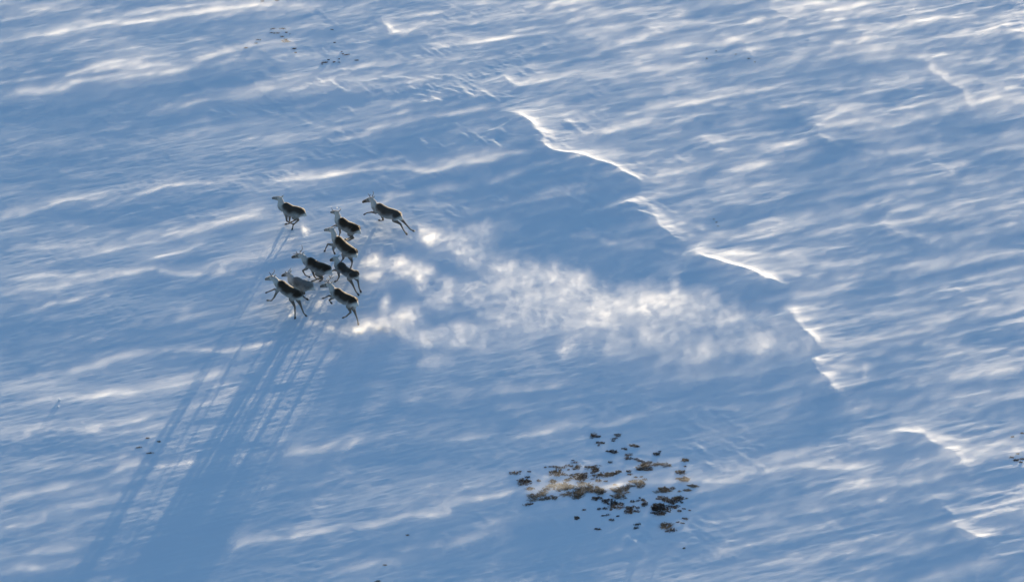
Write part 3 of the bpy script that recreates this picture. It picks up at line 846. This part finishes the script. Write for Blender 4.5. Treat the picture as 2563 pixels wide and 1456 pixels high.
build_deer('dark-backed antlered reindeer striding widest, nearest to the viewer on the leading side', *Z5, dict(
    nose=(168, 398), poll=(350, 340), jaw=(220, 440), withers=(590, 432), croup=(975, 655), tail=(1070, 700), trunk=[(560, 560), (740, 660), (930, 750)],
    fn=[(465, 700), (390, 840), (310, 920), (225, 915)], ff=[(450, 665), (392, 640), (250, 695), (180, 722)],
    hn=[(830, 880), (920, 1065), (920, 1250), (918, 1325)], hf=[(990, 890), (1062, 1040), (1130, 1220), (1185, 1275)]),
    [(1, [[(318, 300), (300, 265), (282, 228)], [(310, 290), (330, 262)]]), (-1, [[(340, 290), (385, 250), (402, 205), (385, 165)]])], head_light=.35)
build_deer('plain grey reindeer with one thick antler, half hidden behind the widest-striding one', *Z5, dict(
    nose=(588, 312), poll=(755, 245), jaw=(650, 350), withers=(960, 348), croup=(1225, 440), tail=(1310, 530), trunk=[(930, 480), (1060, 520), (1200, 560)],
    fn=[(890, 620), (860, 700), (890, 740), (930, 755)], ff=[(950, 620), (930, 700), (960, 730), (1000, 735)],
    hn=[(1110, 660), (1150, 745), (1080, 790), (1070, 800)], hf=[(1060, 680), (1070, 780), (1150, 850), (1205, 882)]),
    [(-1, [[(752, 215), (790, 175), (818, 128)], [(775, 190), (800, 185)]]), (1, [[(690, 230), (686, 205)]])], saddle=.62, head_light=.0)

# ------------------------------------------------------------------ dwarf shrubs poking through the crust
DARK_SHRUB = plain('dark_heather', (.080, .047, .030), .8)
BROWN_SHRUB = plain('brown_leaves', (.16, .095, .055), .8)
STRAW = plain('straw_grass', (.235, .165, .11), .8)


def tuft_mesh(seed, kind):
    """a wind-clipped clump about 1 unit across: twigs fanned out low over the snow, small leaves along them"""
    q = random.Random(seed)
    bm = bmesh.new()

    def leaf(c, d, w, ln, mi):
        d = d.normalized(); sd = d.cross(Vector((q.uniform(-1, 1), q.uniform(-1, 1), q.uniform(-.4, 1)))).normalized()
        vs_ = [bm.verts.new(c - sd * w * .3), bm.verts.new(c + d * ln * .5 + sd * w), bm.verts.new(c + d * ln), bm.verts.new(c + d * ln * .5 - sd * w)]
        f = bm.faces.new(vs_); f.material_index = mi
    lobes = [(q.uniform(-.3, .3), q.uniform(-.25, .25), q.uniform(.5, 1)) for _ in range(q.randint(2, 4))]
    for _ in range(96):
        lx, ly, ls = q.choice(lobes)
        a = q.uniform(0, TAU); rr_ = q.random() ** .6 * .22
        r0 = Vector((lx + math.cos(a) * rr_, ly + math.sin(a) * rr_, -.05))
        d = Vector((math.cos(a) * .5 + q.uniform(-.3, .3), math.sin(a) * .5 + q.uniform(-.3, .3), q.uniform(.5, 1.1)))
        h_ = q.uniform(.16, .42) * ls
        d = d.normalized() * h_
        # the twig itself: a thin three-sided spike
        w = .010
        b0 = [bm.verts.new(r0 + Vector((math.cos(t) * w, math.sin(t) * w, 0))) for t in (0, TAU / 3, 2 * TAU / 3)]
        tip = bm.verts.new(r0 + d)
        for i in range(3):
            f = bm.faces.new((b0[i], b0[(i + 1) % 3], tip)); f.material_index = 0
        for _k in range(6 if kind != 'straw' else 3):
            t = q.uniform(.25, 1)
            dd = d + Vector((q.uniform(-1, 1), q.uniform(-1, 1), q.uniform(-.3, .6))) * .25
            if kind == 'straw':
                leaf(r0 + d * t * .6, dd, .026, q.uniform(.14, .28), 1 if q.random() < .75 else 0)
            else:
                leaf(r0 + d * t, dd, .042, q.uniform(.07, .12), 1 if q.random() < .25 else 0)
    me = bpy.data.meshes.new('dwarf_shrub'); bm.to_mesh(me); bm.free()
    for m in ((DARK_SHRUB, BROWN_SHRUB) if kind == 'dark' else (BROWN_SHRUB, STRAW)):
        me.materials.append(m)
    return me


TUFT = {k: [tuft_mesh(100 * i + 7, k) for i in range(6)] for k in ('dark', 'straw')}
ORD = ['first', 'second', 'third', 'fourth', 'fifth', 'sixth', 'seventh', 'eighth', 'ninth', 'tenth', 'eleventh', 'twelfth', 'thirteenth', 'fourteenth',
       'fifteenth', 'sixteenth', 'seventeenth', 'eighteenth', 'nineteenth', 'twentieth', 'twenty-first', 'twenty-second', 'twenty-third', 'twenty-fourth',
       'twenty-fifth', 'twenty-sixth', 'twenty-seventh', 'twenty-eighth', 'twenty-ninth', 'thirtieth']
Z7, Z8, Z9, Z10, Z11, ZD = ((1850, 1540), 3.165), ((880, 80), 4.929), ((0, 1148), 1.456), ((3650, 1560), 7.277), ((2520, 0), 1.456), ((0, 0), PW / 3780.0)
tq = random.Random(5)


def tufts(place, kind, group, view, items, look=None):
    """one clump after another; sorted so that a label can count them from the left"""
    org, sc = view
    items = sorted(items)
    for i, (zx, zy, w, h) in enumerate(items):
        px, py = (org[0] + zx / sc) * PW / 3780, (org[1] + (zy + h * .25) / sc) * PW / 3780
        p = at(px, py)
        w_ = w / sc / 3780 * SPAN
        h_ = h / sc / 3780 * SPAN
        o = bpy.data.objects.new('dwarf_shrub', tq.choice(TUFT[kind]))
        o.location = p - Vector((0, 0, .01))
        hz_ = max(.6 * h_, .05)
        o.scale = (w_ * 1.75, max(h_ * 2.1, w_ * .85), max(.12, min(.34, hz_ / .5)))
        o.rotation_euler = (0, 0, tq.choice((0, math.pi)) + tq.uniform(-.35, .35))
        nm = ORD[i] + ' from left' if len(items) > 1 else ''
        o['label'] = ' '.join(x for x in (look or {'dark': 'dark shrub tuft', 'straw': 'straw-coloured shrub tuft'}[kind], nm and nm + ',', place) if x)
        o['category'] = 'plant'
        o['group'] = group
        C.objects.link(o)


BIG = 'shrub tufts of the big patch'
tufts('in the scatter above the big patch', 'dark', BIG, Z7, [(1085, 205, 60, 50), (1120, 222, 50, 25), (1330, 190, 70, 25), (1360, 218, 30, 20), (1320, 245, 40, 25), (1308, 270, 30, 15), (1195, 298, 90, 35), (1140, 328, 20, 12), (1250, 388, 50, 20), (1312, 385, 70, 45), (1410, 355, 60, 25), (1455, 375, 25, 15), (1555, 330, 85, 35)])
tufts('along the right edge of the big patch', 'dark', BIG, Z7, [(1815, 415, 50, 40), (1850, 395, 25, 15), (2180, 500, 70, 45), (2160, 570, 25, 20), (1940, 550, 110, 40), (2090, 625, 70, 50), (1811, 545, 50, 45), (2110, 710, 90, 55), (2060, 712, 30, 20), (1630, 692, 30, 12), (1680, 715, 30, 30)])
tufts('in the upper middle of the big patch', 'dark', BIG, Z7, [(1490, 435, 70, 18), (1495, 475, 60, 35), (1585, 487, 45, 28), (1275, 520, 40, 25), (1640, 510, 60, 25), (1740, 520, 70, 35), (1685, 560, 110, 70), (1590, 590, 80, 40), (1680, 602, 90, 25), (1340, 655, 120, 50), (1400, 630, 60, 40), (1470, 612, 50, 35), (1500, 660, 40, 18), (1190, 655, 110, 60), (1105, 610, 60, 60), (1055, 575, 120, 35), (1060, 640, 50, 30)])
tufts('in the upper left of the big patch', 'dark', BIG, Z7, [(865, 520, 45, 25), (840, 498, 20, 12), (165, 635, 60, 45), (215, 630, 25, 15), (325, 628, 30, 14), (510, 580, 22, 12), (570, 572, 24, 20), (645, 570, 60, 30), (650, 620, 75, 80), (652, 670, 50, 30), (725, 578, 40, 25), (770, 555, 60, 25), (820, 565, 35, 20), (890, 575, 50, 50), (800, 608, 25, 18), (740, 665, 55, 28), (905, 660, 130, 45)])
tufts("in the big patch's second row", 'dark', BIG, Z7, [(305, 690, 40, 25), (265, 735, 90, 50), (280, 772, 100, 30), (345, 745, 70, 30), (440, 735, 30, 28), (970, 690, 90, 60), (830, 700, 80, 25), (885, 715, 25, 18), (1065, 715, 25, 15), (1130, 725, 50, 40), (1220, 740, 28, 16)])
tufts("in the big patch's veiled left half", 'straw', BIG, Z7, [(610, 745, 60, 50), (570, 790, 90, 50), (725, 770, 90, 60), (750, 730, 60, 30), (690, 830, 80, 50), (772, 880, 100, 50), (770, 800, 70, 60), (850, 800, 60, 50), (945, 770, 70, 50), (910, 850, 110, 90), (1015, 800, 110, 100), (900, 910, 90, 60), (1150, 830, 90, 90), (1090, 860, 80, 30), (482, 880, 100, 60), (400, 910, 100, 60), (370, 955, 90, 30), (520, 920, 60, 50), (340, 830, 70, 40), (530, 830, 50, 40), (480, 950, 80, 30), (650, 930, 60, 50), (600, 910, 30, 15)])
tufts("in the big patch's veiled right half", 'straw', BIG, Z7, [(1400, 825, 130, 70), (1480, 800, 50, 60), (1330, 785, 40, 20), (1540, 735, 70, 40), (1610, 760, 80, 70), (1660, 800, 80, 40), (1550, 795, 50, 20), (1380, 900, 110, 60), (1910, 820, 100, 70), (1980, 815, 50, 40), (1820, 865, 60, 30), (1912, 860, 60, 30), (2240, 785, 90, 40), (2140, 835, 80, 35), (1990, 857, 50, 14), (2080, 855, 25, 18), (1570, 690, 30, 20)])
tufts("below the big patch's pale centre", 'dark', BIG, Z7, [(1100, 935, 60, 45), (1150, 930, 50, 30), (1215, 965, 55, 45), (1270, 950, 60, 25), (1240, 995, 30, 20), (1350, 1005, 70, 70), (1310, 1045, 60, 40), (1400, 1010, 50, 40), (1402, 1045, 70, 30), (1152, 1062, 35, 22), (1216, 1060, 40, 28), (1275, 1075, 25, 20), (970, 1075, 30, 14), (1242, 1130, 30, 22), (1180, 1145, 30, 14), (1370, 1148, 30, 12)])
tufts("in the big patch's lower middle cluster", 'dark', BIG, Z7, [(1500, 1050, 70, 60), (1490, 1095, 80, 40), (1560, 1080, 60, 30), (1605, 1050, 30, 30), (1530, 970, 40, 30), (1595, 970, 30, 20), (1635, 950, 40, 40), (1690, 1000, 50, 50), (1610, 930, 20, 20)])
tufts("in the big patch's dense lower right cluster", 'dark', BIG, Z7, [(1820, 935, 90, 35), (1852, 920, 40, 25), (1930, 940, 60, 50), (1980, 960, 60, 40), (2040, 930, 60, 40), (2100, 935, 80, 50), (2165, 940, 20, 18), (2042, 970, 80, 35), (1995, 990, 60, 35), (1890, 1020, 110, 50), (1850, 1050, 120, 50), (1920, 1055, 60, 60), (1800, 1060, 60, 80), (1822, 1110, 100, 50), (1760, 1110, 30, 15), (2010, 1035, 80, 40), (2085, 1090, 35, 28), (2150, 1068, 40, 18), (1960, 1095, 30, 15), (2102, 990, 25, 15), (2190, 1078, 25, 12)])
tufts('among lone outliers below the big patch', 'dark', BIG, Z7, [(910, 1170, 50, 45), (1290, 1185, 45, 28), (1125, 1295, 55, 22), (1590, 1245, 40, 30), (1580, 1285, 45, 22), (2125, 1165, 60, 28), (2000, 1300, 50, 50), (2060, 1220, 30, 12), (2110, 1230, 30, 15), (1935, 1330, 25, 15), (315, 1010, 60, 35), (352, 1010, 20, 15)])
tufts('standing alone under the lower right cluster', 'straw', BIG, Z7, [(1980, 1255, 120, 85)], 'broad rust-brown shrub tuft')
TOPG = 'shrub tufts near the upper edge'
tufts('in the small group high on the slope', 'dark', TOPG, Z8, [(630, 125, 60, 30), (805, 122, 70, 35), (605, 200, 40, 25), (655, 210, 30, 20), (710, 205, 45, 35), (870, 193, 40, 25), (780, 270, 60, 20), (855, 320, 50, 30), (945, 228, 20, 12)])
tufts('at the foot of the small upper group', 'straw', TOPG, Z8, [(860, 358, 130, 45)], 'widest straw-coloured shrub tuft')
tufts('beside the blown streak, left of the upper group', 'dark', TOPG, Z8, [(360, 330, 60, 30), (300, 390, 60, 20)])
tufts('half buried in the blown streak left of the upper group', 'straw', TOPG, Z8, [(150, 475, 70, 30)], 'pale shrub tuft')
tufts('in the loose scatter right of the upper group', 'dark', TOPG, Z8, [(1040, 565, 40, 20), (1000, 495, 70, 12), (1720, 152, 60, 18), (1750, 385, 35, 12), (1890, 550, 35, 14), (1892, 587, 35, 18), (1965, 603, 70, 25), (2125, 697, 75, 22), (1600, 740, 70, 20), (1540, 745, 50, 12), (1510, 770, 40, 20), (1640, 695, 40, 12), (1760, 735, 50, 35), (1832, 740, 30, 14), (1830, 680, 25, 10)])
tufts('on the left slope below the herd', 'straw', 'shrub tufts on the lower left slope', Z9, [(800, 680, 18, 10), (848, 695, 17, 11), (745, 730, 18, 6), (805, 760, 22, 5)], 'small dim shrub tuft')
tufts('at the right border beside a blown drift', 'dark', 'shrub tufts at the right border', Z10, [(900, 275, 60, 40), (640, 375, 70, 25), (740, 815, 80, 25), (610, 920, 90, 25), (740, 1000, 110, 60), (905, 960, 110, 60), (865, 1055, 70, 35)], 'dark shrub tuft')
tufts('by a scarp on the far right slope', 'straw', 'faint shrub tufts on the far slope', Z11, [(130, 315, 8, 5), (180, 275, 6, 4), (285, 292, 8, 4), (355, 315, 13, 5), (388, 334, 7, 5)], 'faint tiny shrub tuft')
tufts('under drifting snow beyond the big ridge', 'straw', 'veiled shrub tufts beyond the ridge', ZD, [(1786, 549, 4, 1), (1793, 556, 5, 2), (1797, 566, 3, 1)], 'blurred pale shrub tuft')
tufts('at the bottom border of the picture', 'straw', 'shrub tufts at the bottom border', ZD, [(945, 1452, 10, 5), (1020, 1338, 6, 3), (960, 1412, 8, 2), (1712, 1370, 6, 3)], 'small half-buried shrub tuft')
tufts('at the top border of the picture', 'dark', 'shrub tufts at the top border', ZD, [(655, 3, 8, 3), (692, 2, 8, 3)], 'tiny half-buried shrub tuft')

# two lumps of clean ice on the left slope
for (px, py, w, lab) in ((149, 1001, .05, 'white glinting snow lump, upper and larger of two on the left slope'), (145, 1018, .038, 'white glinting snow lump, lower and smaller of two on the left slope')):
    bm = bmesh.new()
    bmesh.ops.create_icosphere(bm, subdivisions=2, radius=w)
    q = random.Random(px)
    for v in bm.verts:
        v.co *= q.uniform(.7, 1.15); v.co.z *= .9
    lm = bpy.data.meshes.new('snow_lump'); bm.to_mesh(lm); bm.free()
    o = link('snow_lump', lm, snow)
    o.location = at(px, py) + Vector((0, 0, w * .55)); o['label'] = lab; o['category'] = 'snow lump'; o['group'] = 'snow lumps'
